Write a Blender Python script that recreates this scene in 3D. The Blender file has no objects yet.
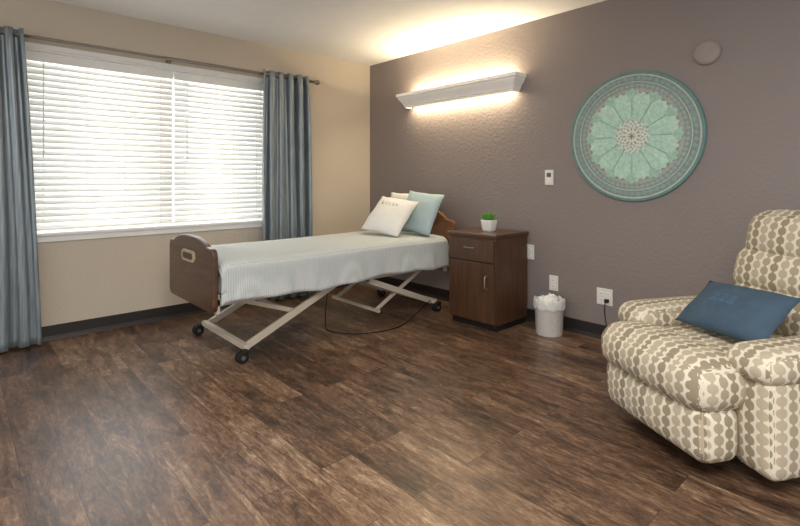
import bpy, bmesh, math, random
from mathutils import Vector, Matrix, noise
random.seed(7)
D = bpy.data
scene = bpy.context.scene

def srgb(h):
    h = h.lstrip('#')
    v = [int(h[i:i+2], 16)/255 for i in (0, 2, 4)]
    return tuple([(c/12.92 if c <= 0.04045 else ((c+0.055)/1.055)**2.4) for c in v]) + (1,)

# ------------------------------------------------------------------ materials
def new_mat(name):
    m = D.materials.new(name); m.use_nodes = True
    nt = m.node_tree
    return m, nt, nt.nodes['Principled BSDF']

def nd(nt, t, **kw):
    n = nt.nodes.new(t)
    for k, v in kw.items():
        setattr(n, k, v)
    return n

def mat(name, col, rough=0.5, metal=0.0, var=0.08, vscale=8.0, bump=0.0, bscale=60.0, sheen=0.0, coat=0.0, bdist=0.01):
    m, nt, b = new_mat(name)
    c = srgb(col)
    tc = nd(nt, 'ShaderNodeTexCoord')
    nz = nd(nt, 'ShaderNodeTexNoise'); nz.inputs['Scale'].default_value = vscale; nz.inputs['Detail'].default_value = 4
    nt.links.new(tc.outputs['Object'], nz.inputs['Vector'])
    rp = nd(nt, 'ShaderNodeValToRGB')
    rp.color_ramp.elements[0].position = 0.3; rp.color_ramp.elements[1].position = 0.7
    rp.color_ramp.elements[0].color = tuple(x*(1-var) for x in c[:3]) + (1,)
    rp.color_ramp.elements[1].color = tuple(min(1, x*(1+var)) for x in c[:3]) + (1,)
    nt.links.new(nz.outputs['Fac'], rp.inputs['Fac'])
    nt.links.new(rp.outputs['Color'], b.inputs['Base Color'])
    b.inputs['Roughness'].default_value = rough
    b.inputs['Metallic'].default_value = metal
    if sheen: b.inputs['Sheen Weight'].default_value = sheen
    if coat: b.inputs['Coat Weight'].default_value = coat
    if bump:
        n2 = nd(nt, 'ShaderNodeTexNoise'); n2.inputs['Scale'].default_value = bscale; n2.inputs['Detail'].default_value = 3
        nt.links.new(tc.outputs['Object'], n2.inputs['Vector'])
        bp = nd(nt, 'ShaderNodeBump'); bp.inputs['Strength'].default_value = bump; bp.inputs['Distance'].default_value = bdist
        nt.links.new(n2.outputs['Fac'], bp.inputs['Height'])
        nt.links.new(bp.outputs['Normal'], b.inputs['Normal'])
    return m

M_wallL = mat('paint_beige', '#c7bba9', 0.8, var=0.02, vscale=2, bump=0.3, bscale=45, bdist=0.010)
M_wallR = mat('paint_taupe', '#8a7f7b', 0.6, var=0.02, vscale=2, bump=0.34, bscale=46, bdist=0.010)
M_ceil = mat('paint_ceiling', '#f3f2ef', 0.9, var=0.01, bump=0.3, bscale=45)
M_white = mat('white_satin', '#ecebe6', 0.4, var=0.02)
M_crown = mat('crown_white', '#f8f6f1', 0.4, var=0.01)
M_plast = mat('white_plastic', '#e6e3da', 0.35, var=0.02)
M_bin = mat('bin_plastic', '#d9d7d1', 0.45, var=0.09, vscale=90)
M_base = mat('black_rubber_base', '#262220', 0.45, var=0.1)
M_steel = mat('brushed_nickel', '#a8a49c', 0.35, metal=0.9, var=0.05)
M_rod = mat('rod_bronze', '#8c847a', 0.35, metal=0.7, var=0.05)
M_cream = mat('cream_steel', '#cabfad', 0.4, metal=0.05, var=0.05)
M_black = mat('black_rubber', '#141414', 0.5, var=0.1)
M_grey = mat('grey_steel', '#6b6763', 0.45, metal=0.4)
M_sheet = mat('mattress_ticking', '#cfd3d2', 0.9)
M_pilW = mat('pillow_white', '#e4e2dc', 0.9, bump=0.5, bscale=120, var=0.03, bdist=0.004)
M_pilB = mat('pillow_blue', '#a6babd', 0.85, bump=0.4, bscale=100, var=0.05, bdist=0.004)
M_denim = mat('denim_blue', '#3f5364', 0.95, bump=0.6, bscale=160, var=0.10, vscale=20, bdist=0.004)
M_denim2 = mat('denim_knot', '#4a687e', 0.95, var=0.15, vscale=40)
M_leaf = mat('leaf_green', '#5d9440', 0.5, var=0.25, vscale=30)
M_soil = mat('soil', '#3a2b20', 0.95)
M_bag = mat('bin_bag', '#dcdcd8', 0.35, bump=0.6, bscale=40, var=0.05)
M_tissue = mat('tissue', '#f0efe8', 0.9)
M_card = mat('card_scrap', '#6f7478', 0.8)
M_print = mat('pillow_print', '#8d9a98', 0.9)
M_beigep = mat('beige_plate', '#b7a588', 0.45)

def wood(name, c1, c2, axis='Z', scale=1.0, rough=0.38, coat=0.15):
    m, nt, b = new_mat(name)
    tc = nd(nt, 'ShaderNodeTexCoord')
    mp = nd(nt, 'ShaderNodeMapping')
    s = {'X': (1.5, 22, 22), 'Y': (22, 1.5, 22), 'Z': (22, 22, 1.5)}[axis]
    mp.inputs['Scale'].default_value = [q*scale for q in s]
    nt.links.new(tc.outputs['Object'], mp.inputs['Vector'])
    nz = nd(nt, 'ShaderNodeTexNoise'); nz.inputs['Scale'].default_value = 2; nz.inputs['Detail'].default_value = 6; nz.inputs['Distortion'].default_value = 0.6
    nt.links.new(mp.outputs['Vector'], nz.inputs['Vector'])
    rp = nd(nt, 'ShaderNodeValToRGB')
    rp.color_ramp.elements[0].position = 0.3; rp.color_ramp.elements[1].position = 0.72
    rp.color_ramp.elements[0].color = srgb(c1); rp.color_ramp.elements[1].color = srgb(c2)
    nt.links.new(nz.outputs['Fac'], rp.inputs['Fac'])
    nt.links.new(rp.outputs['Color'], b.inputs['Base Color'])
    b.inputs['Roughness'].default_value = rough
    b.inputs['Coat Weight'].default_value = coat
    return m
M_walnut = wood('walnut_laminate', '#422b1c', '#5c3e29', 'Z')
M_walnutd = wood('walnut_dark', '#2b1b13', '#3d281c', 'Z')
M_bedwood = wood('bed_wood', '#422d1f', '#604431', 'X')
M_headwood = wood('headboard_wood', '#62402a', '#8e613f', 'X')

# floor planks
def floor_mat():
    m, nt, b = new_mat('vinyl_plank_floor')
    L = nt.links.new
    tc = nd(nt, 'ShaderNodeTexCoord')
    br = nd(nt, 'ShaderNodeTexBrick')
    br.offset = 0.37; br.offset_frequency = 2
    br.inputs['Scale'].default_value = 1.0
    br.inputs['Brick Width'].default_value = 1.0
    br.inputs['Row Height'].default_value = 0.148
    br.inputs['Mortar Size'].default_value = 0.0010
    br.inputs['Mortar Smooth'].default_value = 0.2
    br.inputs['Color1'].default_value = (0, 0, 0, 1); br.inputs['Color2'].default_value = (1, 1, 1, 1)
    br.inputs['Mortar'].default_value = (0.5, 0.5, 0.5, 1)
    L(tc.outputs['Object'], br.inputs['Vector'])
    sc = nd(nt, 'ShaderNodeVectorMath', operation='SCALE'); sc.inputs['Scale'].default_value = 13.7
    L(br.outputs['Color'], sc.inputs[0])
    add = nd(nt, 'ShaderNodeVectorMath', operation='ADD')
    L(tc.outputs['Object'], add.inputs[0]); L(sc.outputs[0], add.inputs[1])
    def nz(scl, s, det, dist, rg=0.6):
        mp = nd(nt, 'ShaderNodeMapping'); mp.inputs['Scale'].default_value = scl
        L(add.outputs[0], mp.inputs['Vector'])
        n = nd(nt, 'ShaderNodeTexNoise'); n.inputs['Scale'].default_value = s; n.inputs['Detail'].default_value = det
        n.inputs['Distortion'].default_value = dist; n.inputs['Roughness'].default_value = rg
        L(mp.outputs['Vector'], n.inputs['Vector'])
        return n.outputs['Fac']
    a = nz((1.3, 5.0, 1), 2.2, 6, 0.8, 0.65)
    g = nz((3.0, 40, 1), 2.5, 8, 0.4, 0.78)
    k = nz((2.0, 6, 1), 7.0, 8, 1.2, 0.78)
    def math_(op, x, y):
        n = nd(nt, 'ShaderNodeMath', operation=op)
        for i, v in enumerate((x, y)):
            if isinstance(v, (int, float)): n.inputs[i].default_value = v
            else: L(v, n.inputs[i])
        return n.outputs[0]
    sep = nd(nt, 'ShaderNodeSeparateColor'); L(br.outputs['Color'], sep.inputs[0])
    t = math_('ADD', math_('MULTIPLY', a, 0.70), math_('MULTIPLY', g, 0.48))
    t = math_('ADD', t, math_('MULTIPLY', k, 0.70))
    t = math_('SUBTRACT', t, 0.33)
    t = math_('ADD', t, math_('MULTIPLY', math_('SUBTRACT', sep.outputs[0], 0.5), 0.14))
    rp = nd(nt, 'ShaderNodeValToRGB')
    cr = rp.color_ramp
    cr.elements[0].position = 0.40; cr.elements[0].color = srgb('#281d17')
    cr.elements[1].position = 0.86; cr.elements[1].color = srgb('#b0997f')
    e = cr.elements.new(0.52); e.color = srgb('#4a382c')
    e = cr.elements.new(0.63); e.color = srgb('#694f3d')
    e = cr.elements.new(0.74); e.color = srgb('#886e57')
    L(t, rp.inputs['Fac'])
    mx = nd(nt, 'ShaderNodeMix', data_type='RGBA'); mx.inputs[7].default_value = srgb('#281e17')
    L(br.outputs['Fac'], mx.inputs[0]); L(rp.outputs['Color'], mx.inputs[6])
    L(mx.outputs[2], b.inputs['Base Color'])
    rr = nd(nt, 'ShaderNodeMapRange'); rr.inputs['To Min'].default_value = 0.22; rr.inputs['To Max'].default_value = 0.42
    L(g, rr.inputs['Value']); L(rr.outputs[0], b.inputs['Roughness'])
    bp = nd(nt, 'ShaderNodeBump'); bp.inputs['Strength'].default_value = 0.18; bp.inputs['Distance'].default_value = 0.004
    L(g, bp.inputs['Height']); L(bp.outputs['Normal'], b.inputs['Normal'])
    return m
M_floor = floor_mat()

# recliner fabric: chains of ovals
def fabric_mat():
    m, nt, b = new_mat('oval_chain_fabric')
    L = nt.links.new
    uv = nd(nt, 'ShaderNodeUVMap'); uv.uv_map = 'UVMap'
    sp = nd(nt, 'ShaderNodeSeparateXYZ'); L(uv.outputs[0], sp.inputs[0])
    def M(op, x, y=0.0, z=None):
        n = nd(nt, 'ShaderNodeMath', operation=op)
        for i, v in enumerate((x, y) if z is None else (x, y, z)):
            if isinstance(v, (int, float)): n.inputs[i].default_value = v
            else: L(v, n.inputs[i])
        return n.outputs[0]
    px, py = 0.044, 0.043
    u = M('DIVIDE', sp.outputs[0], px)
    col = M('FLOOR', u)
    par = M('FLOORED_MODULO', col, 2.0)
    par4 = M('FLOORED_MODULO', col, 3.0)
    v = M('ADD', M('DIVIDE', sp.outputs[1], py), M('MULTIPLY', par, 0.5))
    fu = M('SUBTRACT', M('FRACT', u), 0.5)
    fv = M('SUBTRACT', M('FRACT', v), 0.5)
    r = M('POWER', M('ADD', M('POWER', M('ABSOLUTE', fu), 2.3), M('POWER', M('ABSOLUTE', M('MULTIPLY', fv, 1.0)), 2.3)), 1/2.3)
    mr = nd(nt, 'ShaderNodeMapRange'); mr.inputs['From Min'].default_value = 0.40; mr.inputs['From Max'].default_value = 0.45
    mr.inputs['To Min'].default_value = 1; mr.inputs['To Max'].default_value = 0
    L(r, mr.inputs['Value'])
    link = M('MULTIPLY', M('LESS_THAN', M('ABSOLUTE', fu), 0.12), 1.0)
    fac = M('MAXIMUM', mr.outputs[0], link)
    nz = nd(nt, 'ShaderNodeTexNoise'); nz.inputs['Scale'].default_value = 400
    L(uv.outputs[0], nz.inputs['Vector'])
    dots = nd(nt, 'ShaderNodeMix', data_type='RGBA')
    dots.inputs[6].default_value = srgb('#b5a891'); dots.inputs[7].default_value = srgb('#96897460'[:7])
    L(M('MULTIPLY', par4, 0.5), dots.inputs[0])
    mx = nd(nt, 'ShaderNodeMix', data_type='RGBA'); mx.inputs[6].default_value = srgb('#d9d1bd')
    L(dots.outputs[2], mx.inputs[7]); L(fac, mx.inputs[0])
    L(mx.outputs[2], b.inputs['Base Color'])
    b.inputs['Roughness'].default_value = 0.95
    b.inputs['Specular IOR Level'].default_value = 0.2
    bp = nd(nt, 'ShaderNodeBump'); bp.inputs['Strength'].default_value = 0.3; bp.inputs['Distance'].default_value = 0.003
    L(nz.outputs['Fac'], bp.inputs['Height']); L(bp.outputs['Normal'], b.inputs['Normal'])
    return m
M_fab = fabric_mat()

def spread_mat():
    m, nt, b = new_mat('woven_bedspread')
    L = nt.links.new
    tc = nd(nt, 'ShaderNodeTexCoord')
    w = nd(nt, 'ShaderNodeTexWave', wave_type='BANDS', bands_direction='Y'); w.inputs['Scale'].default_value = 22
    w.inputs['Distortion'].default_value = 1.2; w.inputs['Detail'].default_value = 2
    w2 = nd(nt, 'ShaderNodeTexWave', wave_type='BANDS', bands_direction='X'); w2.inputs['Scale'].default_value = 26
    w2.inputs['Distortion'].default_value = 1.2
    L(tc.outputs['Object'], w.inputs['Vector']); L(tc.outputs['Object'], w2.inputs['Vector'])
    ad = nd(nt, 'ShaderNodeMath', operation='ADD'); L(w.outputs['Fac'], ad.inputs[0]); L(w2.outputs['Fac'], ad.inputs[1])
    rp = nd(nt, 'ShaderNodeValToRGB'); rp.color_ramp.elements[0].color = srgb('#bcc4c3'); rp.color_ramp.elements[1].color = srgb('#d6dad8')
    hf = nd(nt, 'ShaderNodeMath', operation='MULTIPLY'); hf.inputs[1].default_value = 0.5; L(ad.outputs[0], hf.inputs[0])
    L(hf.outputs[0], rp.inputs['Fac']); L(rp.outputs['Color'], b.inputs['Base Color'])
    bp = nd(nt, 'ShaderNodeBump'); bp.inputs['Strength'].default_value = 0.5; bp.inputs['Distance'].default_value = 0.005
    L(ad.outputs[0], bp.inputs['Height']); L(bp.outputs['Normal'], b.inputs['Normal'])
    b.inputs['Roughness'].default_value = 0.92
    return m
M_spread = spread_mat()

def curtain_mat():
    m, nt, b = new_mat('curtain_satin_blue')
    L = nt.links.new
    tc = nd(nt, 'ShaderNodeTexCoord')
    mp = nd(nt, 'ShaderNodeMapping'); mp.inputs['Scale'].default_value = (40, 40, 1.5)
    n = nd(nt, 'ShaderNodeTexNoise'); n.inputs['Scale'].default_value = 3
    L(tc.outputs['Object'], mp.inputs['Vector']); L(mp.outputs['Vector'], n.inputs['Vector'])
    rp = nd(nt, 'ShaderNodeValToRGB'); rp.color_ramp.elements[0].color = srgb('#727e84'); rp.color_ramp.elements[1].color = srgb('#919b9f')
    rp.color_ramp.elements[0].position = .35; rp.color_ramp.elements[1].position = .65
    L(n.outputs['Fac'], rp.inputs['Fac']); L(rp.outputs['Color'], b.inputs['Base Color'])
    b.inputs['Roughness'].default_value = 0.32
    b.inputs['Metallic'].default_value = 0.3
    b.inputs['Specular IOR Level'].default_value = 0.8
    b.inputs['Sheen Weight'].default_value = 0.2
    return m
M_curt = curtain_mat()

def slat_mat():
    m, nt, b = new_mat('blind_slat')
    L = nt.links.new
    b.inputs['Base Color'].default_value = srgb('#f4f2ec'); b.inputs['Roughness'].default_value = 0.5
    tr = nd(nt, 'ShaderNodeBsdfTranslucent'); tr.inputs['Color'].default_value = srgb('#f4f3f0')
    mx = nd(nt, 'ShaderNodeMixShader'); mx.inputs[0].default_value = 0.22
    out = nt.nodes['Material Output']
    L(b.outputs[0], mx.inputs[1]); L(tr.outputs[0], mx.inputs[2]); L(mx.outputs[0], out.inputs['Surface'])
    return m
M_slat = slat_mat()

def emis(name, col, s):
    m, nt, b = new_mat(name)
    b.inputs['Base Color'].default_value = col; b.inputs['Emission Color'].default_value = col
    b.inputs['Emission Strength'].default_value = s
    return m
M_tube = emis('lamp_tube', (1.0, 0.82, 0.55, 1), 6)

def glass_mat():
    m, nt, b = new_mat('window_glass')
    tr = nd(nt, 'ShaderNodeBsdfTransparent'); gl = nd(nt, 'ShaderNodeBsdfGlossy'); gl.inputs['Roughness'].default_value = 0.02
    mx = nd(nt, 'ShaderNodeMixShader'); mx.inputs[0].default_value = 0.06
    out = nt.nodes['Material Output']
    nt.links.new(tr.outputs[0], mx.inputs[1]); nt.links.new(gl.outputs[0], mx.inputs[2]); nt.links.new(mx.outputs[0], out.inputs['Surface'])
    return m
M_glass = glass_mat()

# ------------------------------------------------------------------ mesh helpers
def obj_from_bm(name, bm, mats, parent=None, smooth=False, loc=None, rot=None):
    me = D.meshes.new(name); bm.normal_update(); bm.to_mesh(me); bm.free()
    o = D.objects.new(name, me); scene.collection.objects.link(o)
    for m in (mats if isinstance(mats, (list, tuple)) else [mats]): me.materials.append(m)
    if smooth:
        for p in me.polygons: p.use_smooth = True
    if loc is not None: o.location = loc
    if rot is not None: o.rotation_euler = rot
    if parent is not None: o.parent = parent
    return o

def empty(name, loc=(0, 0, 0), rz=0):
    e = D.objects.new(name, None); e.location = loc; e.rotation_euler = (0, 0, rz); e.empty_display_size = 0.1
    scene.collection.objects.link(e); return e

def bm_box(bm, c, s, mi=0, M=None):
    r = bmesh.ops.create_cube(bm, size=1)
    vs = r['verts']
    for v in vs:
        v.co = Vector((c[0]+v.co.x*s[0], c[1]+v.co.y*s[1], c[2]+v.co.z*s[2]))
        if M is not None: v.co = M @ v.co
    fs = set(f for v in vs for f in v.link_faces)
    for f in fs: f.material_index = mi
    return vs

def box(name, c, s, m, parent=None, bevel=0.0, rot=None, seg=2):
    bm = bmesh.new(); bm_box(bm, (0, 0, 0), s)
    if bevel: bmesh.ops.bevel(bm, geom=bm.edges[:], offset=bevel, segments=seg, affect='EDGES', profile=0.5)
    o = obj_from_bm(name, bm, m, parent, loc=c, rot=rot)
    return o

def cyl(name, p1, p2, r1, m, parent=None, r2=None, seg=24, smooth=True, cap=True):
    p1 = Vector(p1); p2 = Vector(p2); d = p2-p1
    bm = bmesh.new()
    bmesh.ops.create_cone(bm, cap_ends=cap, segments=seg, radius1=r1, radius2=r1 if r2 is None else r2, depth=d.length)
    q = d.to_track_quat('Z', 'Y').to_matrix().to_4x4()
    bmesh.ops.transform(bm, matrix=q, verts=bm.verts)
    o = obj_from_bm(name, bm, m, parent, loc=(p1+p2)/2)
    if smooth:
        for p in o.data.polygons:
            if len(p.vertices) == 4: p.use_smooth = True
    return o

def bar(name, p1, p2, w, h, m, parent=None, bevel=0.004):
    p1 = Vector(p1); p2 = Vector(p2); d = p2-p1
    q = d.to_track_quat('Y', 'Z').to_matrix().to_4x4()
    bm = bmesh.new(); bm_box(bm, (0, 0, 0), (w, d.length, h))
    bmesh.ops.bevel(bm, geom=bm.edges[:], offset=bevel, segments=2, affect='EDGES')
    bmesh.ops.transform(bm, matrix=q, verts=bm.verts)
    return obj_from_bm(name, bm, m, parent, loc=(p1+p2)/2)

def extrude_poly(name, pts, t, m, parent=None, plane='XZ', loc=(0, 0, 0), bevel=0.0, rot=None):
    bm = bmesh.new()
    vs = []
    for a, b in pts:
        vs.append(bm.verts.new({'XZ': (a, -t/2, b), 'YZ': (-t/2, a, b), 'XY': (a, b, -t/2)}[plane]))
    f = bm.faces.new(vs)
    r = bmesh.ops.extrude_face_region(bm, geom=[f])
    dv = {'XZ': (0, t, 0), 'YZ': (t, 0, 0), 'XY': (0, 0, t)}[plane]
    bmesh.ops.translate(bm, vec=dv, verts=[v for v in r['geom'] if isinstance(v, bmesh.types.BMVert)])
    bmesh.ops.recalc_face_normals(bm, faces=bm.faces)
    o = obj_from_bm(name, bm, m, parent, loc=loc, rot=rot)
    if bevel:
        md = o.modifiers.new('bev', 'BEVEL'); md.width = bevel; md.segments = 3; md.limit_method = 'ANGLE'
    return o

def rbox(name, c, s, r, m, parent=None, bulge=(0, 0, 0), n=14, rot=None, shape=None, wr=0.0):
    """rounded, bulging upholstered box; box-projected UVs in metres"""
    bm = bmesh.new()
    h = [q/2 for q in s]
    key = {}
    def vert(q):
        k = tuple(round(x, 5) for x in q)
        if k in key: return key[k]
        pos = Vector([q[i]*h[i] for i in range(3)])
        inner = Vector([max(-(h[i]-r), min(h[i]-r, pos[i])) for i in range(3)])
        d = pos-inner
        if d.length > 1e-9: p = inner + d.normalized()*r
        else: p = pos
        for i in range(3):
            j, l = (i+1) % 3, (i+2) % 3
            w = (1-q[j]**2)*(1-q[l]**2)
            p[i] += bulge[i]*w*q[i]
        if shape: p = shape(p, q)
        if wr:
            p += Vector(noise.noise_vector(p*7+Vector(c)*3))*wr
        key[k] = bm.verts.new(p); return key[k]
    ts = [math.sin(math.pi/2*(2*i/n-1)) for i in range(n+1)]
    for ax in range(3):
        j, l = (ax+1) % 3, (ax+2) % 3
        for sg in (-1, 1):
            for a in range(n):
                for b in range(n):
                    q = []
                    for (aa, bb) in ((a, b), (a+1, b), (a+1, b+1), (a, b+1)):
                        v = [0, 0, 0]; v[ax] = sg; v[j] = ts[aa]; v[l] = ts[bb]
                        q.append(vert(v))
                    if sg < 0: q.reverse()
                    try:
                        f = bm.faces.new(q); f.smooth = True
                    except ValueError: pass
    bm.normal_update()
    uvl = bm.loops.layers.uv.new('UVMap')
    for f in bm.faces:
        nn = f.normal; ax = max(range(3), key=lambda i: abs(nn[i]))
        for lp in f.loops:
            p = lp.vert.co
            if ax == 0: lp[uvl].uv = (p.y+10, p.z+10)
            elif ax == 1: lp[uvl].uv = (p.x+10, p.z+10)
            else: lp[uvl].uv = (p.x+10, p.y+10)
    return obj_from_bm(name, bm, m, parent, loc=c, rot=rot)

def pillow(name, w, h, t, m, parent=None, loc=(0, 0, 0), rot=None, n=20, pinch=0.06, wr=0.006):
    bm = bmesh.new()
    grid = {}
    for side in (1, -1):
        for i in range(n+1):
            for j in range(n+1):
                x = -1+2*i/n; y = -1+2*j/n
                edge = i in (0, n) or j in (0, n)
                if edge and (0, i, j) in grid:
                    grid[(side, i, j)] = grid[(0, i, j)]; continue
                th = t/2*((1-abs(x)**2.6)*(1-abs(y)**2.6))**0.55
                ox = x*w/2*(1-pinch*(1-y*y)*abs(x)**2)
                oy = y*h/2*(1-pinch*(1-x*x)*abs(y)**2)
                p = Vector((ox, oy, side*th))
                p += Vector(noise.noise_vector(p*9))*wr
                v = bm.verts.new(p); grid[(side, i, j)] = v
                if edge: grid[(0, i, j)] = v
    for side in (1, -1):
        for i in range(n):
            for j in range(n):
                q = [grid[(side, i, j)], grid[(side, i+1, j)], grid[(side, i+1, j+1)], grid[(side, i, j+1)]]
                if side < 0: q.reverse()
                f = bm.faces.new(q); f.smooth = True
    return obj_from_bm(name, bm, m, parent, loc=loc, rot=rot)

def tube_curve(name, pts, r, m, parent=None, cyclic=False, order=3):
    cu = D.curves.new(name, 'CURVE'); cu.dimensions = '3D'; cu.bevel_depth = r; cu.bevel_resolution = 3
    sp = cu.splines.new('NURBS'); sp.points.add(len(pts)-1)
    for i, p in enumerate(pts): sp.points[i].co = (*p, 1)
    sp.use_endpoint_u = not cyclic; sp.order_u = order; sp.use_cyclic_u = cyclic; sp.resolution_u = 10
    cu.materials.append(m)
    o = D.objects.new(name, cu); scene.collection.objects.link(o)
    if parent is not None: o.parent = parent
    return o

# ------------------------------------------------------------------ room
H = 2.44
XE, YE = 6.6, -5.6
WY0, WY1, WZ0, WZ1 = -3.10, -1.26, 0.75, 2.08
bm = bmesh.new(); bm_box(bm, (XE/2, YE/2, -0.05), (XE+0.3, -YE+0.3, 0.1)); obj_from_bm('floor', bm, M_floor)
bm = bmesh.new(); bm_box(bm, (XE/2, YE/2, H+0.05), (XE+0.3, -YE+0.3, 0.1)); obj_from_bm('ceiling', bm, M_ceil)
bm = bmesh.new(); bm_box(bm, (XE/2, 0.075, H/2), (XE+0.3, 0.15, H)); obj_from_bm('wall_right', bm, M_wallR)
bm = bmesh.new()
T = 0.15
bm_box(bm, (-T/2, (YE+WY0)/2, H/2), (T, WY0-YE, H))
bm_box(bm, (-T/2, WY1/2, H/2), (T, -WY1, H))
bm_box(bm, (-T/2, (WY0+WY1)/2, WZ0/2), (T, WY1-WY0, WZ0))
bm_box(bm, (-T/2, (WY0+WY1)/2, (WZ1+H)/2), (T, WY1-WY0, H-WZ1))
obj_from_bm('wall_left', bm, M_wallL)
# cove baseboards
prof = [(0, 0), (0.016, 0), (0.010, 0.012), (0.006, 0.03), (0.006, 0.10), (0.003, 0.104), (0, 0.104)]
bm = bmesh.new()
def sweep(bm, prof, a, b, fn):
    r1 = [bm.verts.new(fn(p, a)) for p in prof]; r2 = [bm.verts.new(fn(p, b)) for p in prof]
    for i in range(len(prof)):
        k = (i+1) % len(prof); bm.faces.new((r1[i], r1[k], r2[k], r2[i]))
    bm.faces.new(r1[::-1]); bm.faces.new(r2)
    bmesh.ops.recalc_face_normals(bm, faces=bm.faces)
sweep(bm, prof, 0, XE, lambda p, t: (t, -p[0], p[1])); obj_from_bm('baseboard_right', bm, M_base)
bm = bmesh.new()
sweep(bm, prof, -0.016, YE, lambda p, t: (p[0], t, p[1])); obj_from_bm('baseboard_left', bm, M_base)

# ------------------------------------------------------------------ window with frame, sill
win = empty('window_1')
wc = (WY0+WY1)/2; ww = WY1-WY0; wh = WZ1-WZ0; wz = (WZ0+WZ1)/2
bm = bmesh.new()
for (y, w) in ((WY0+0.02, 0.04), (WY1-0.02, 0.04), (-2.10, 0.05)):
    bm_box(bm, (-0.115, y, wz), (0.05, w, wh))
for z in (WZ0+0.02, WZ1-0.02):
    bm_box(bm, (-0.115, wc, z), (0.048, ww-0.08, 0.04))
obj_from_bm('sash_frame', bm, M_white, win)
bm = bmesh.new(); bm_box(bm, (-0.12, wc, wz), (0.006, ww-0.08, wh-0.08)); obj_from_bm('glass', bm, M_glass, win)
bm = bmesh.new()   # jamb liner
bm_box(bm, (-0.045, WY0+0.006, wz), (0.088, 0.012, wh)); bm_box(bm, (-0.045, WY1-0.006, wz), (0.088, 0.012, wh))
bm_box(bm, (-0.045, wc, WZ1-0.006), (0.088, ww-0.024, 0.012))
obj_from_bm('jamb', bm, M_white, win)
box('sill', (-0.027, wc, WZ0+0.012), (0.125, ww-0.004, 0.024), M_white, win, bevel=0.005)
# apron / casing bead under and around
bm = bmesh.new()
bm_box(bm, (0.008, wc, WZ0-0.022), (0.016, ww+0.06, 0.044))
bm_box(bm, (0.006, WY0-0.02, wz), (0.012, 0.035, wh)); bm_box(bm, (0.006, WY1+0.02, wz), (0.012, 0.035, wh))
bm_box(bm, (0.006, wc, WZ1+0.018), (0.012, ww+0.07, 0.035))
bmesh.ops.bevel(bm, geom=bm.edges[:], offset=0.003, segments=1, affect='EDGES')
obj_from_bm('casing', bm, M_white, win)

# blinds
def blind(y0, y1, zb):
    bl = empty('venetian_blind')
    c = (y0+y1)/2; w = y1-y0
    zt = WZ1-0.015
    box('headrail_valance', (-0.028, c, zt-0.035), (0.012, w, 0.065), M_white, bl, bevel=0.003)
    box('headrail', (-0.055, c, zt-0.03), (0.035, w-0.01, 0.045), M_white, bl)
    bm = bmesh.new()
    z = zt-0.09; pitch = 0.0445
    a = math.radians(66)
    while z > zb+0.03:
        n = 4
        rows = []
        for k in range(n+1):
            s = -0.5+k/n
            dx = 0.05*s*math.cos(a); dz = 0.05*s*math.sin(a)
            bow = 0.004*(1-4*s*s)
            rows.append((-0.045-dx+bow*math.sin(a), z+dz+bow*math.cos(a)))
        jit = random.uniform(-0.001, 0.001)
        va = [bm.verts.new((x, y0+0.004, q+jit)) for x, q in rows]; vb = [bm.verts.new((x, y1-0.004, q-jit)) for x, q in rows]
        for k in range(n):
            f = bm.faces.new((va[k], vb[k], vb[k+1], va[k+1])); f.smooth = True
        z -= pitch
    o = obj_from_bm('slats', bm, M_slat, bl)
    md = o.modifiers.new('s', 'SOLIDIFY'); md.thickness = 0.0022
    box('bottom_rail', (-0.045, c, zb+0.01), (0.045, w, 0.016), M_white, bl, bevel=0.003)
    bm = bmesh.new()
    for t in (0.1, 0.37, 0.63, 0.9):
        bm_box(bm, (-0.022, y0+w*t, (zt+zb)/2-0.03), (0.0015, 0.003, zt-zb-0.08))
    obj_from_bm('ladder_cords', bm, M_white, bl)
    cyl('tilt_wand', (-0.014, y0+0.1, zt-0.07), (-0.014, y0+0.1, zt-0.75), 0.004, M_white, bl, seg=8)
blind(WY0+0.016, -2.10, WZ0+0.035)
blind(-2.092, WY1-0.016, WZ0+0.035)

# ------------------------------------------------------------------ curtains & rod
RX, RZ = 0.10, 2.135
rod = empty('curtain_rod')
cyl('rod', (RX, -3.75, RZ), (RX, -0.80, RZ), 0.011, M_rod, rod)
cyl('rod_outer', (RX, -2.2, RZ), (RX, -0.80, RZ), 0.0135, M_rod, rod)
def lathe(name, prof, m, parent, loc, axis='Z', seg=32, rot=None):
    bm = bmesh.new(); rings = []
    for r, z in prof:
        rings.append([bm.verts.new((r*math.cos(2*math.pi*k/seg), r*math.sin(2*math.pi*k/seg), z)) for k in range(seg)])
    for a, b in zip(rings, rings[1:]):
        for k in range(seg):
            f = bm.faces.new((a[k], a[(k+1) % seg], b[(k+1) % seg], b[k])); f.smooth = True
    bm.faces.new(rings[0][::-1]); bm.faces.new(rings[-1])
    return obj_from_bm(name, bm, m, parent, loc=loc, rot=rot)
lathe('finial', [(0.010, 0), (0.017, 0.004), (0.017, 0.012), (0.012, 0.018), (0.022, 0.03), (0.026, 0.042), (0.02, 0.056), (0.006, 0.066)], M_rod, rod, (RX, -0.80, RZ), rot=(-math.pi/2, 0, 0))
for i, y in enumerate((-0.84, -2.15, -3.6)):
    cyl('bracket_arm_%d' % i, (0.0, y, RZ-0.012), (RX, y, RZ-0.012), 0.006, M_rod, rod)
    cyl('bracket_plate_%d' % i, (0.0, y, RZ-0.012), (0.008, y, RZ-0.012), 0.022, M_rod, rod)

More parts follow.
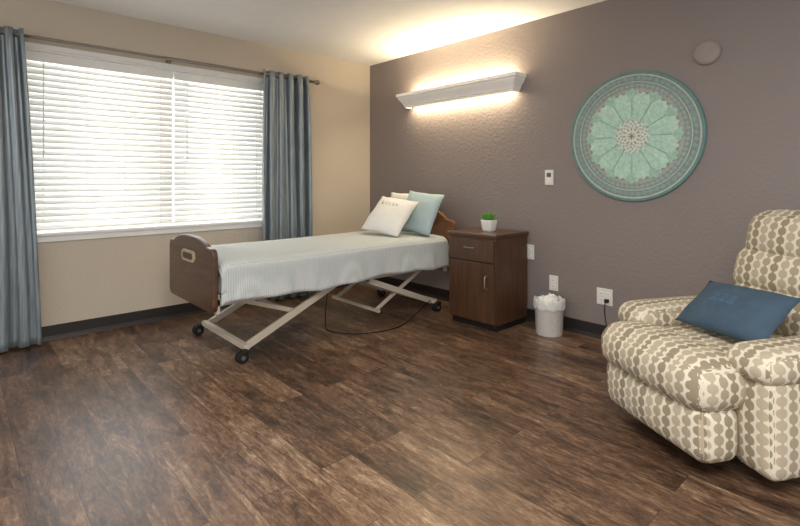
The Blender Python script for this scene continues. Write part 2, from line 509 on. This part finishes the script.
def curtain(yt0, yt1, yb0, yb1, folds, seed):
    bm = bmesh.new()
    nu, nv = folds*20, 40
    z0, z1 = 0.012, RZ+0.04
    rows = []
    for j in range(nv+1):
        t = j/nv; z = z0+(z1-z0)*t
        row = []
        e = t**1.5
        y0 = yb0+(yt0-yb0)*e; y1 = yb1+(yt1-yb1)*e
        for i in range(nu+1):
            s = i/nu
            ph = s*folds*2*math.pi
            amp = 0.038+0.014*math.sin(seed+t*2+s*5)
            if t > 0.95: amp *= 1-0.25*(t-0.95)/0.05
            wob = 0.010*math.sin(3*t+seed+s*9)*(1-t)
            y = y0+s*(y1-y0)+0.012*math.sin(2*ph)+wob
            x = RX+amp*math.cos(ph)+0.006*math.sin(7*s*math.pi+seed)
            row.append(bm.verts.new((max(x, 0.03), y, z)))
        rows.append(row)
    for a, b in zip(rows, rows[1:]):
        for i in range(nu):
            f = bm.faces.new((a[i], a[i+1], b[i+1], b[i])); f.smooth = True
    o = obj_from_bm('curtain', bm, M_curt)
    md = o.modifiers.new('s', 'SOLIDIFY'); md.thickness = 0.002
    return o
curtain(-3.50, -3.11, -3.52, -3.01, 5, 0.3)
curtain(-1.36, -0.88, -1.37, -0.83, 5, 1.7)

# ------------------------------------------------------------------ wall valance lamp
lx0, lx1 = 0.675, 1.975
lz0, lz1 = 1.88, 2.018
lamp = empty('wall_valance_light')
pr = [(0.085, lz0), (0.092, lz0), (0.092, lz0+0.016), (0.10, lz0+0.020), (0.104, lz0+0.034), (0.118, lz0+0.058), (0.134, lz0+0.080),
      (0.142, lz0+0.094), (0.143, lz0+0.104), (0.155, lz0+0.110), (0.155, lz1), (0.142, lz1), (0.140, lz0+0.118), (0.12, lz0+0.09), (0.085, lz0+0.03)]
bm = bmesh.new()
nP = len(pr)
rings = []
for st in range(4):
    ring = []
    for (o_, z) in pr:
        e = o_-0.092
        if st == 0: co = (lx0-e, -0.001, z)
        elif st == 1: co = (lx0-e, -o_, z)
        elif st == 2: co = (lx1+e, -o_, z)
        else: co = (lx1+e, -0.001, z)
        ring.append(bm.verts.new(co))
    rings.append(ring)
for a, b in zip(rings, rings[1:]):
    for i in range(nP):
        k = (i+1) % nP; bm.faces.new((a[i], a[k], b[k], b[i]))
bm.faces.new(rings[0][::-1]); bm.faces.new(rings[-1])
bmesh.ops.recalc_face_normals(bm, faces=bm.faces)
obj_from_bm('crown_valance', bm, M_crown, lamp)
box('channel', ((lx0+lx1)/2, -0.012, (lz0+lz1)/2+0.005), (lx1-lx0-0.08, 0.022, 0.06), M_white, lamp)
cyl('tube_lamp', (lx0+0.06, -0.05, (lz0+lz1)/2+0.005), (lx1-0.06, -0.05, (lz0+lz1)/2+0.005), 0.014, M_tube, lamp)

def area(name, loc, rot, sx, sy, p, col, parent=None, spread=None):
    l = D.lights.new(name, 'AREA'); l.shape = 'RECTANGLE'; l.size = sx; l.size_y = sy; l.energy = p; l.color = col
    if spread: l.spread = spread
    o = D.objects.new(name, l); o.location = loc; o.rotation_euler = rot; scene.collection.objects.link(o)
    if parent is not None: o.parent = parent
    return o
warm = (1.0, 0.82, 0.54)
area('uplight', ((lx0+lx1)/2, -0.05, lz1-0.03), (math.pi, 0, 0), 1.2, 0.03, 20, warm, lamp)
area('downlight', ((lx0+lx1)/2, -0.05, lz0+0.02), (0, 0, 0), 1.2, 0.03, 10, warm, lamp)

# ------------------------------------------------------------------ medallion
def medallion():
    cx, cz, R = 2.885, 1.45, 0.448
    bm = bmesh.new(); col = bm.loops.layers.float_color.new('Col')
    nr, na = 120, 480
    C = {k: Vector(srgb(v)[:3]) for k, v in dict(teal='#6f9893', dteal='#527773', mint='#9dc2b0', lmint='#b4d4c2', cream='#d6d7ca', taupe='#85847b', tan='#a99c80', grey='#8e9a95', brown='#7a6a5c').items()}
    def shade(r, th):
        n = noise.noise(Vector((r*22*math.cos(th), r*22*math.sin(th), 1.3)))
        n2 = noise.noise(Vector((r*60*math.cos(th), r*60*math.sin(th), 4.3)))
        z = 0.012
        if r > 0.95:
            c = C['teal'].lerp(C['dteal'], 0.5+0.5*n); z = 0.024
        elif r > 0.93:
            c = C['cream'].lerp(C['grey'], 0.4); z = 0.014
        elif r > 0.84:
            k = (r-0.84)/0.09
            w = math.cos(th*60)*0.5+0.5
            on = abs(k-0.5) < 0.36*w+0.06
            c = C['teal'].lerp(C['cream'], 0.15) if on else C['grey'].lerp(C['taupe'], 0.4); z = 0.016+(0.004 if on else 0)
        elif r > 0.82:
            c = C['cream'].lerp(C['teal'], 0.4); z = 0.018
        else:
            w = math.sin(th*32+r*20)*math.sin(th*32-r*20)
            w2 = math.sin(r*95)
            c = C['grey'].lerp(C['teal'], 0.5) if (w*0.7+w2*0.5+n2*0.6) > 0.1 else C['taupe'].lerp(C['cream'], 0.35)
            z = 0.012
            for (np_, off, rin, rout, pw, ck) in ((12, 0.5, 0.2, 0.72, 0.5, 'mint'), (12, 0.0, 0.15, 0.675, 0.47, 'lmint')):
                a = (th/(2*math.pi)*np_+off) % 1.0-0.5
                aa = abs(a)*2
                tip = rout*(1-0.19*aa**2.0)
                tip += 0.012*math.cos(a*2*math.pi*4)
                if r < tip and aa < 0.985:
                    c = C[ck].copy()
                    c = c.lerp(C['mint'], 0.5*max(0, 1-r/0.5))
                    if r > tip-0.012: c = C['cream'].lerp(C['mint'], 0.3)
                    if abs(a) < 0.010 and r < rout*0.8: c = c.lerp(C['teal'], 0.5)
                    if aa > 0.92 : c = c.lerp(C['teal'], 0.45)
                    c = c*(1+0.08*n)
                    z = 0.016+0.004*(1-aa)
            if r < 0.29:
                rim = 0.25+0.03*math.cos(th*16)
                if r < rim:
                    lace = math.sin(th*16)*math.sin(r*90)+0.6*n2
                    c = C['cream'] if lace > -0.25 else C['mint'].lerp(C['grey'], 0.5)
                    z = 0.02
            if r < 0.13:
                c = C['tan'].lerp(C['grey'], 0.4) if (math.cos(th*12) > 0.3 and r > 0.09) else C['cream']
                z = 0.023
            if r < 0.055: c = C['brown'].lerp(C['grey'], 0.3) if math.cos(th*8) > 0 else C['cream']
            if r < 0.02: c = C['brown']
        c = c*(1+0.14*n2)*(1+0.10*n)
        return c, z
    rings = []
    for i in range(nr+1):
        r = i/nr
        ring = []
        for k in range(na):
            th = 2*math.pi*k/na
            c, z = shade(r, th)
            if i == nr: z = 0.018
            ring.append((bm.verts.new((r*R*math.cos(th), -z, r*R*math.sin(th))), c))
            if i == 0: ring = ring*na; break
        rings.append(ring)
    def face(q):
        f = bm.faces.new([x[0] for x in q]); f.smooth = False
        for lp, x in zip(f.loops, q): lp[col] = (*x[1], 1)
    for a, b in zip(rings, rings[1:]):
        for k in range(na):
            k2 = (k+1) % na
            if a is rings[0]: face([a[0], b[k], b[k2]])
            else: face([a[k], b[k], b[k2], a[k2]])
    ed = [(bm.verts.new((R*math.cos(2*math.pi*k/na), -0.0005, R*math.sin(2*math.pi*k/na))), C['dteal']) for k in range(na)]
    for k in range(na):
        k2 = (k+1) % na; face([rings[-1][k], ed[k], ed[k2], rings[-1][k2]])
    bm.faces.new([e[0] for e in ed])
    bmesh.ops.recalc_face_normals(bm, faces=bm.faces)
    m, nt, b = new_mat('painted_medallion')
    at = nd(nt, 'ShaderNodeVertexColor'); at.layer_name = 'Col'
    nt.links.new(at.outputs[0], b.inputs['Base Color']); b.inputs['Roughness'].default_value = 0.6
    obj_from_bm('wall_medallion', bm, m, loc=(cx, 0, cz))
medallion()

# ------------------------------------------------------------------ wall fittings
lathe('smoke_detector', [(0.076, 0), (0.076, 0.012), (0.070, 0.022), (0.055, 0.028), (0.03, 0.030), (0.012, 0.031)],
      mat('painted_detector', '#968b87', 0.6), None, (3.333, 0, 1.94), rot=(math.pi/2, 0, 0), seg=48)

def outlet(name, x, z, w=0.075, h=0.118, kind='outlet'):
    e = empty(name, (x, 0, z))
    box('plate', (0, -0.004, 0), (w, 0.008, h), M_plast, e, bevel=0.0025)
    if kind == 'outlet':
        for s in (-1, 1):
            for g in ((0,) if w < 0.1 else (-0.024, 0.024)):
                box('socket', (g, -0.009, s*0.022), (0.032, 0.004, 0.028), M_white, e, bevel=0.004)
                box('slot_a', (g-0.006, -0.0113, s*0.022+0.002), (0.002, 0.001, 0.008), M_black, e)
                box('slot_b', (g+0.006, -0.0113, s*0.022+0.002), (0.002, 0.001, 0.008), M_black, e)
    else:
        box('window', (0, -0.0095, 0.02), (w*0.5, 0.004, h*0.28), M_grey, e, bevel=0.001)
        box('rocker', (0, -0.0095, -0.025), (w*0.42, 0.006, h*0.3), M_white, e, bevel=0.002)
    return e
outlet('wall_thermostat', 2.248, 1.17, 0.072, 0.118, 'sw')
o1 = outlet('wall_outlet', 2.69, 0.31, 0.115, 0.118)
outlet('wall_outlet', 2.287, 0.345)
outlet('wall_outlet', 2.075, 0.565)
box('plug', (0.024, -0.025, -0.022), (0.028, 0.028, 0.024), M_black, o1, bevel=0.004)
tube_curve('power_cord', [(2.714, -0.04, 0.288), (2.714, -0.06, 0.27), (2.712, -0.05, 0.18), (2.73, -0.045, 0.08), (2.78, -0.05, 0.006), (2.95, -0.06, 0.005), (3.3, -0.08, 0.005)], 0.0035, M_black)

# ------------------------------------------------------------------ bed
bed = empty('hospital_bed')
BX0, BX1 = 0.585, 1.385
bcx = (BX0+BX1)/2; bw = BX1-BX0
def board_profile(w, z0, zs, zt):
    pts = []
    hw = w/2
    rb = 0.05
    for k in range(7):
        a = math.pi+math.pi/2*k/6; pts.append((-hw+rb+rb*math.cos(a), z0+rb+rb*math.sin(a)))
    for k in range(7):
        a = -math.pi/2+math.pi/2*k/6; pts.append((hw-rb+rb*math.cos(a), z0+rb+rb*math.sin(a)))
    rs = 0.05
    for k in range(7):
        a = math.pi/2*k/6; pts.append((hw-rs+rs*math.cos(a), zs-rs+rs*math.sin(a)))
    n = 24
    x1 = hw-0.10
    for k in range(n+1):
        x = x1-2*x1*k/n
        u = abs(x)/x1
        sm = 1-u**3.0
        pts.append((x, zs+0.004+(zt-zs)*sm))
    for k in range(7):
        a = math.pi/2+math.pi/2*k/6; pts.append((-hw+rs+rs*math.cos(a), zs-rs+rs*math.sin(a)))
    return pts
FY = -2.30
extrude_poly('footboard', board_profile(bw, 0.345, 0.735, 0.785), 0.035, M_bedwood, bed, loc=(bcx, FY, 0), bevel=0.008)
def stadium(w, h, n=8):
    r = h/2; pts = []
    for k in range(n+1):
        a = -math.pi/2+math.pi*k/n; pts.append((w/2-r+r*math.cos(a), r*math.sin(a)))
    for k in range(n+1):
        a = math.pi/2+math.pi*k/n; pts.append((-w/2+r+r*math.cos(a), r*math.sin(a)))
    return pts
extrude_poly('handle_plate', stadium(0.24, 0.075), 0.010, M_beigep, bed, loc=(bcx, FY-0.022, 0.655), bevel=0.002)
extrude_poly('handle_slot', stadium(0.17, 0.042), 0.003, M_walnutd, bed, loc=(bcx, FY-0.0285, 0.655))
HY = -0.17
extrude_poly('headboard', board_profile(bw+0.05, 0.33, 0.79, 0.89), 0.035, M_headwood, bed, loc=(bcx+0.015, HY, 0), bevel=0.008)
for i, x in enumerate((BX0+0.06, BX1-0.06)):
    box('head_bracket_%d' % i, (x, HY-0.03, 0.38), (0.03, 0.03, 0.1), M_cream, bed, bevel=0.003)
    box('foot_bracket_%d' % i, (x, FY+0.033, 0.39), (0.03, 0.03, 0.12), M_cream, bed, bevel=0.003)
for i, x in enumerate((BX0+0.06, BX1-0.06)):
    bar('side_rail_%d' % i, (x, FY+0.02, 0.40), (x, HY-0.02, 0.40), 0.03, 0.045, M_cream, bed)
for i, y in enumerate((-2.2, -1.75, -1.25, -0.75, -0.28)):
    bar('cross_slat_%d' % i, (BX0+0.06, y, 0.41), (BX1-0.06, y, 0.41), 0.04, 0.02, M_grey, bed)
# scissor legs
lxs = (0.65, 1.30)
for i, x in enumerate(lxs):
    s = -1 if i == 0 else 1
    bar('foot_arm_%d' % i, (x, -2.06, 0.085), (x, -1.36, 0.39), 0.028, 0.045, M_cream, bed)
    bar('foot_brace_%d' % i, (x-s*0.05, -1.70, 0.235), (x-s*0.05, -2.12, 0.385), 0.02, 0.03, M_cream, bed)
    bar('head_arm_%d' % i, (x, -0.36, 0.085), (x, -1.06, 0.36), 0.028, 0.045, M_cream, bed)
    bar('head_brace_%d' % i, (x-s*0.05, -0.95, 0.10), (x-s*0.05, -0.40, 0.385), 0.02, 0.03, M_cream, bed)
bar('foot_axle', (lxs[0]-0.04, -2.08, 0.085), (lxs[1]+0.04, -2.08, 0.085), 0.04, 0.035, M_cream, bed)
bar('head_axle', (lxs[0]-0.04, -0.34, 0.085), (lxs[1]+0.04, -0.34, 0.085), 0.04, 0.035, M_cream, bed)
bar('head_rail_low', (lxs[0], -0.95, 0.10), (lxs[1], -0.95, 0.10), 0.025, 0.025, M_cream, bed)
bar('foot_rail_low', (lxs[0], -1.72, 0.235), (lxs[1], -1.72, 0.235), 0.025, 0.025, M_cream, bed)
box('lift_motor', (bcx, -1.25, 0.33), (0.12, 0.36, 0.09), M_black, bed, bevel=0.02)
ci = 0
for y in (-2.10, -0.32):
    for x in (lxs[0]-0.05, lxs[1]+0.05):
        ci += 1
        for dx in (-0.015, 0.015):
            cyl('caster_wheel_%d' % ci, (x+dx-0.009, y-0.02, 0.036), (x+dx+0.009, y-0.02, 0.036), 0.036, M_black, bed)
        cyl('caster_hub_%d' % ci, (x-0.027, y-0.02, 0.036), (x+0.027, y-0.02, 0.036), 0.014, M_grey, bed)
        box('caster_fork_%d' % ci, (x, y-0.005, 0.066), (0.05, 0.045, 0.03), M_black, bed, bevel=0.008)
rbox('mattress', (bcx, (FY+HY)/2-0.005, 0.53), (bw-0.05, 2.02, 0.20), 0.04, M_sheet, bed)
def spread():
    bm = bmesh.new()
    y0, y1 = FY+0.028, -0.24
    nY = 110
    hw = bw/2+0.008; zt = 0.652; rr = 0.05
    def section(y, t):
        pts = []
        hemN = 0.400+0.012*math.sin(y*5.1)+0.006*math.sin(y*17)
        hemF = 0.43
        N1, N2, N3 = 10, 6, 30
        for k in range(N1):
            z = hemF+(zt-rr-hemF)*k/N1; pts.append((-hw-0.012, z))
        for k in range(N2):
            a = math.pi-math.pi/2*k/N2; pts.append((-hw+rr-0.012+rr*math.cos(a), zt-rr+rr*math.sin(a)))
        for k in range(N3+1):
            s = k/N3; x = (-hw+rr-0.012)+(2*(hw-rr)+0.024)*s
            pts.append((x, zt+0.012*math.sin(math.pi*s)))
        for k in range(1, N2+1):
            a = math.pi/2-math.pi/2*k/N2; pts.append((hw-rr+0.012+rr*math.cos(a), zt-rr+rr*math.sin(a)))
        for k in range(1, N1+1):
            f = k/N1
            z = (zt-rr)+(hemN-(zt-rr))*f
            out = f*(0.006+0.010*math.sin(y*9+1)+0.006*math.sin(y*23))
            pts.append((hw+0.012+max(out, -0.004), z))
        return pts
    rows = []
    for j in range(nY+1):
        t = j/nY; y = y0+(y1-y0)*t
        p = section(y, t)
        drop = 0
        d = min(t, 1-t)*(y1-y0)
        if d < 0.05: drop = 0.05-math.sqrt(max(0, 0.05**2-(0.05-d)**2))
        row = []
        for (x, z) in p:
            n = noise.noise(Vector((x*3, y*2.2, 0.5)))*0.006 if z > zt-0.06 else 0
            zz = z-drop*(1 if z > 0.5 else 0.3)+n
            row.append(bm.verts.new((bcx+x, y, zz)))
        rows.append(row)
    for a, b in zip(rows, rows[1:]):
        for i in range(len(a)-1):
            f = bm.faces.new((a[i], a[i+1], b[i+1], b[i])); f.smooth = True
    bmesh.ops.recalc_face_normals(bm, faces=bm.faces)
    o = obj_from_bm('bedspread', bm, M_spread, bed)
    md = o.modifiers.new('s', 'SOLIDIFY'); md.thickness = 0.006; md.offset = 1
spread()

def orient(o, normal, up_hint, roll=0):
    n = Vector(normal).normalized(); u = Vector(up_hint)
    u = (u-n*u.dot(n)).normalized(); r = u.cross(n)
    Mx = Matrix((r, u, n)).transposed()
    o.rotation_euler = (Mx @ Matrix.Rotation(roll, 3, 'Z')).to_euler()
pb = pillow('bed_pillow', 0.48, 0.36, 0.10, M_pilW, None, (0.86, -0.275, 0.855)); orient(pb, (0, -1, 0.30), (0, 0, 1))
p2 = pillow('blue_throw_pillow', 0.42, 0.40, 0.12, M_pilB, None, (1.18, -0.385, 0.86)); orient(p2, (0.10, -1, 0.5), (0, 0, 1), math.radians(-5))
p1 = empty('white_throw_pillow', (1.045, -0.62, 0.835)); orient(p1, (0.25, -1, 0.95), (0, 0, 1), math.radians(-8))
pillow('pillow_cover', 0.43, 0.40, 0.13, M_pilW, p1)
bm = bmesh.new()
for k, (x, w) in enumerate(((-0.10, 0.03), (-0.06, 0.02), (-0.025, 0.03), (0.02, 0.025), (0.06, 0.03))):
    bm_box(bm, (x, 0.075, 0.0585), (w*0.7, 0.006, 0.004)); bm_box(bm, (x-w*0.3, 0.09, 0.0565), (0.005, 0.032, 0.004)); bm_box(bm, (x+w*0.3, 0.085, 0.057), (0.005, 0.022, 0.004))
obj_from_bm('embroidery', bm, M_print, p1)

tube_curve('bed_cord', [(0.95, -1.2, 0.3), (0.98, -1.25, 0.10), (1.05, -1.3, 0.006), (1.2, -1.38, 0.005), (1.42, -1.25, 0.005), (1.5, -0.95, 0.005), (1.42, -0.75, 0.005), (1.36, -0.6, 0.03), (1.33, -0.4, 0.10)], 0.004, M_black, bed)

# ------------------------------------------------------------------ nightstand
ns = empty('nightstand')
nx0, nx1, ny0, ny1, nh = 1.605, 2.077, -0.478, -0.03, 0.735
ncx, ncy = (nx0+nx1)/2, (ny0+ny1)/2; nw, ndp = nx1-nx0, ny1-ny0
box('carcass', (ncx, ncy+0.01, 0.375), (nw-0.016, ndp-0.024, 0.66), M_walnut, ns, bevel=0.003)
box('plinth', (ncx, ncy+0.012, 0.025), (nw-0.03, ndp-0.06, 0.05), M_black, ns, bevel=0.002)
box('top', (ncx, ncy, nh-0.014), (nw+0.012, ndp, 0.028), M_walnut, ns, bevel=0.006)
box('drawer_front', (ncx, ny0+0.010, 0.605), (nw-0.03, 0.018, 0.165), M_walnut, ns, bevel=0.003)
box('door_front', (ncx, ny0+0.010, 0.285), (nw-0.03, 0.018, 0.45), M_walnut, ns, bevel=0.003)
tube_curve('drawer_pull', [(ncx-0.05, ny0, 0.625), (ncx-0.05, ny0-0.022, 0.625), (ncx-0.03, ny0-0.028, 0.625), (ncx+0.03, ny0-0.028, 0.625), (ncx+0.05, ny0-0.022, 0.625), (ncx+0.05, ny0, 0.625)], 0.005, M_steel, ns)
hx = nx1-0.075
tube_curve('door_pull', [(hx, ny0, 0.42), (hx, ny0-0.022, 0.42), (hx, ny0-0.028, 0.40), (hx, ny0-0.028, 0.34), (hx, ny0-0.022, 0.32), (hx, ny0, 0.32)], 0.006, M_steel, ns)

# plant
pl = empty('potted_succulent', (1.85, -0.25, nh))
bm = bmesh.new()
def ringsq(s, z, n=32, e=5):
    out = []
    for k in range(n):
        a = 2*math.pi*k/n; c, q = math.cos(a), math.sin(a)
        r = s/((abs(c)**e+abs(q)**e)**(1/e)); out.append(bm.verts.new((r*c, r*q, z)))
    return out
rg = [ringsq(0.040, 0.0), ringsq(0.043, 0.004), ringsq(0.055, 0.085), ringsq(0.055, 0.092), ringsq(0.050, 0.092), ringsq(0.047, 0.076)]
for a, b in zip(rg, rg[1:]):
    for k in range(32):
        f = bm.faces.new((a[k], a[(k+1) % 32], b[(k+1) % 32], b[k])); f.smooth = True
bm.faces.new(rg[0][::-1]); f = bm.faces.new(rg[-1]); f.material_index = 1
obj_from_bm('pot', bm, [M_white, M_soil], pl)
bm = bmesh.new()
for i in range(46):
    a = i*2.39996; tl = 0.15+0.95*(i/46); ln = 0.070*(1-0.25*(i/46))
    r0 = 0.012+0.02*random.random()
    d = Vector((math.cos(a)*math.sin(tl), math.sin(a)*math.sin(tl), math.cos(tl)))
    base = Vector((r0*math.cos(a), r0*math.sin(a), 0.078))
    side = d.cross(Vector((0, 0, 1))).normalized()*0.009; nrm = side.cross(d).normalized()*0.004
    prof_l = [(0.0, 0.3), (0.3, 0.9), (0.6, 1.0), (0.85, 0.6), (1.0, 0.05)]
    prev = None
    for t, w in prof_l:
        c = base+d*ln*t+Vector((0, 0, 0.012*t*t))
        rgv = [bm.verts.new(c+side*w*math.cos(q)+nrm*w*math.sin(q)) for q in [2*math.pi*k/8 for k in range(8)]]
        if prev:
            for k in range(8):
                f = bm.faces.new((prev[k], prev[(k+1) % 8], rgv[(k+1) % 8], rgv[k])); f.smooth = True
        prev = rgv
obj_from_bm('leaves', bm, M_leaf, pl)

# ------------------------------------------------------------------ trash bin
tb = empty('trash_bin', (2.345, -0.17, 0))
lathe('bin_body', [(0.092, 0.0), (0.096, 0.006), (0.106, 0.24), (0.110, 0.245), (0.110, 0.252), (0.101, 0.252), (0.086, 0.02), (0.02, 0.015)], M_bin, tb, (0, 0, 0), seg=40)
bm = bmesh.new(); seg = 64; rgs = []
for j, (r, z) in enumerate([(0.096, 0.18), (0.101, 0.258), (0.109, 0.264), (0.1135, 0.254), (0.1145, 0.230), (0.1150, 0.200)]):
    rgs.append([bm.verts.new(((r+0.002*math.sin(k*1.7+j))*math.cos(2*math.pi*k/seg), (r+0.002*math.sin(k*1.7+j))*math.sin(2*math.pi*k/seg), z+0.008*math.sin(k*0.9+j)*(j in (2, 5)))) for k in range(seg)])
for a, b in zip(rgs, rgs[1:]):
    for k in range(seg):
        f = bm.faces.new((a[k], a[(k+1) % seg], b[(k+1) % seg], b[k])); f.smooth = True
obj_from_bm('bin_liner', bm, M_bag, tb)
for i, (x, y, z, r) in enumerate(((0.0, 0.02, 0.25, 0.046), (-0.04, -0.03, 0.24, 0.04), (0.042, -0.02, 0.242, 0.038))):
    bm = bmesh.new(); bmesh.ops.create_icosphere(bm, subdivisions=3, radius=r)
    for v in bm.verts: v.co *= 1+0.35*noise.noise(v.co*45+Vector((i, 0, 0)))
    obj_from_bm('crumpled_paper_%d' % i, bm, M_tissue, tb, loc=(x, y, z), smooth=False)
box('card_scrap_a', (-0.035, -0.02, 0.285), (0.06, 0.003, 0.06), M_card, tb, rot=(0.3, 0.5, 0.8))
box('card_scrap_b', (0.01, -0.04, 0.27), (0.045, 0.003, 0.05), M_tissue, tb, rot=(-0.4, -0.3, 0.3))

# ------------------------------------------------------------------ recliner
CX, CY = 3.735, -0.745
rc = empty('recliner_chair', (CX, CY, 0), math.radians(-30))
def up(name, c, s, r, bulge=(0, 0, 0), rot=None, n=16, shape=None, wr=0.004):
    return rbox(name, c, s, r, M_fab, rc, bulge, n, rot, shape, wr)
up('seat_cushion', (0, -0.10, 0.345), (0.45, 0.62, 0.21), 0.06, (0, 0, 0.015))
up('footrest_top', (-0.005, -0.480, 0.360), (0.63, 0.28, 0.21), 0.09, (0.01, 0.02, 0.015))
up('footrest_panel', (-0.005, -0.490, 0.185), (0.60, 0.19, 0.24), 0.065, (0.012, 0.03, 0))
for i, s in enumerate((-1, 1)):
    up('arm_body_%d' % i, (s*0.320, -0.025, 0.255), (0.19, 0.76, 0.40), 0.05, (0.012, 0.012, 0))
    up('arm_pad_%d' % i, (s*0.320, -0.045, 0.460), (0.215, 0.77, 0.13), 0.062, (0.008, 0.015, 0.012))
tl = math.radians(-15)
def bk(name, zc, h, w, t, yc):
    up(name, (0, yc, zc), (w, t, h), 0.09, (0.012, 0.03, 0.01), rot=(tl, 0, 0))
bk('back_lumbar', 0.53, 0.26, 0.50, 0.22, 0.165)
bk('back_middle', 0.695, 0.26, 0.52, 0.22, 0.21)
bk('back_headrest', 0.86, 0.27, 0.46, 0.22, 0.255)
up('back_shell', (0, 0.28, 0.61), (0.46, 0.14, 0.66), 0.06, (0, 0.01, 0), rot=(tl, 0, 0))
box('base_frame', (0, 0.02, 0.050), (0.64, 0.66, 0.06), M_black, rc, bevel=0.01)
for i, (x, y) in enumerate(((-0.27, -0.26), (0.27, -0.26), (-0.27, 0.30), (0.27, 0.30))):
    cyl('foot_%d' % i, (x, y, 0), (x, y, 0.03), 0.025, M_black, rc)

# lumbar pillow on the recliner seat, leaning back
f_ = Vector((-0.5, -0.866, 0)); s_ = Vector((0.866, -0.5, 0))
pc = Vector((CX, CY, 0))+s_*0.055+f_*0.19+Vector((0, 0, 0.580))
lp = empty('lumbar_pillow', pc)
orient(lp, (-0.5, -0.866, 1.25), (0.0, 0.0, 1), math.radians(3))
pillow('pillow_body', 0.43, 0.28, 0.11, M_denim, lp)
bm = bmesh.new()
for a in range(3):
    for k in range(7):
        bm_box(bm, (-0.07+a*0.04+0.003*(k % 2), -0.045+k*0.0135, 0.0515-0.0015*abs(k-3)), (0.032, 0.008, 0.010))
bmesh.ops.bevel(bm, geom=bm.edges[:], offset=0.002, segments=1, affect='EDGES')
obj_from_bm('knotted_tassel_patch', bm, M_denim2, lp)

# ------------------------------------------------------------------ lights
day = (0.93, 0.97, 1.0)
area('window_daylight', (-0.55, wc, wz+0.05), (0, math.radians(-90), 0), 1.7, 2.2, 125, day)
area('ceiling_fill_light', (4.3, -3.3, 2.42), (0, 0, 0), 1.6, 1.0, 105, (1.0, 0.965, 0.92))  # fill added above the camera, out of view, to brighten the room
w = D.worlds.new('World'); scene.world = w; w.use_nodes = True
w.node_tree.nodes['Background'].inputs[0].default_value = (0.98, 0.985, 1.0, 1)
w.node_tree.nodes['Background'].inputs[1].default_value = 1.2

# ------------------------------------------------------------------ camera
cd = D.cameras.new('camera'); cam = D.objects.new('camera', cd); scene.collection.objects.link(cam)
cam.location = (4.26, -3.435, 1.15)
cam.rotation_euler = (math.radians(90), 0, math.atan2(0.738, 0.675))
cd.sensor_width = 36; cd.lens = 36*483/800; cd.shift_y = -83/800
cd.clip_start = 0.05
scene.camera = cam
scene.view_settings.view_transform = 'Standard'
scene.view_settings.look = 'None'
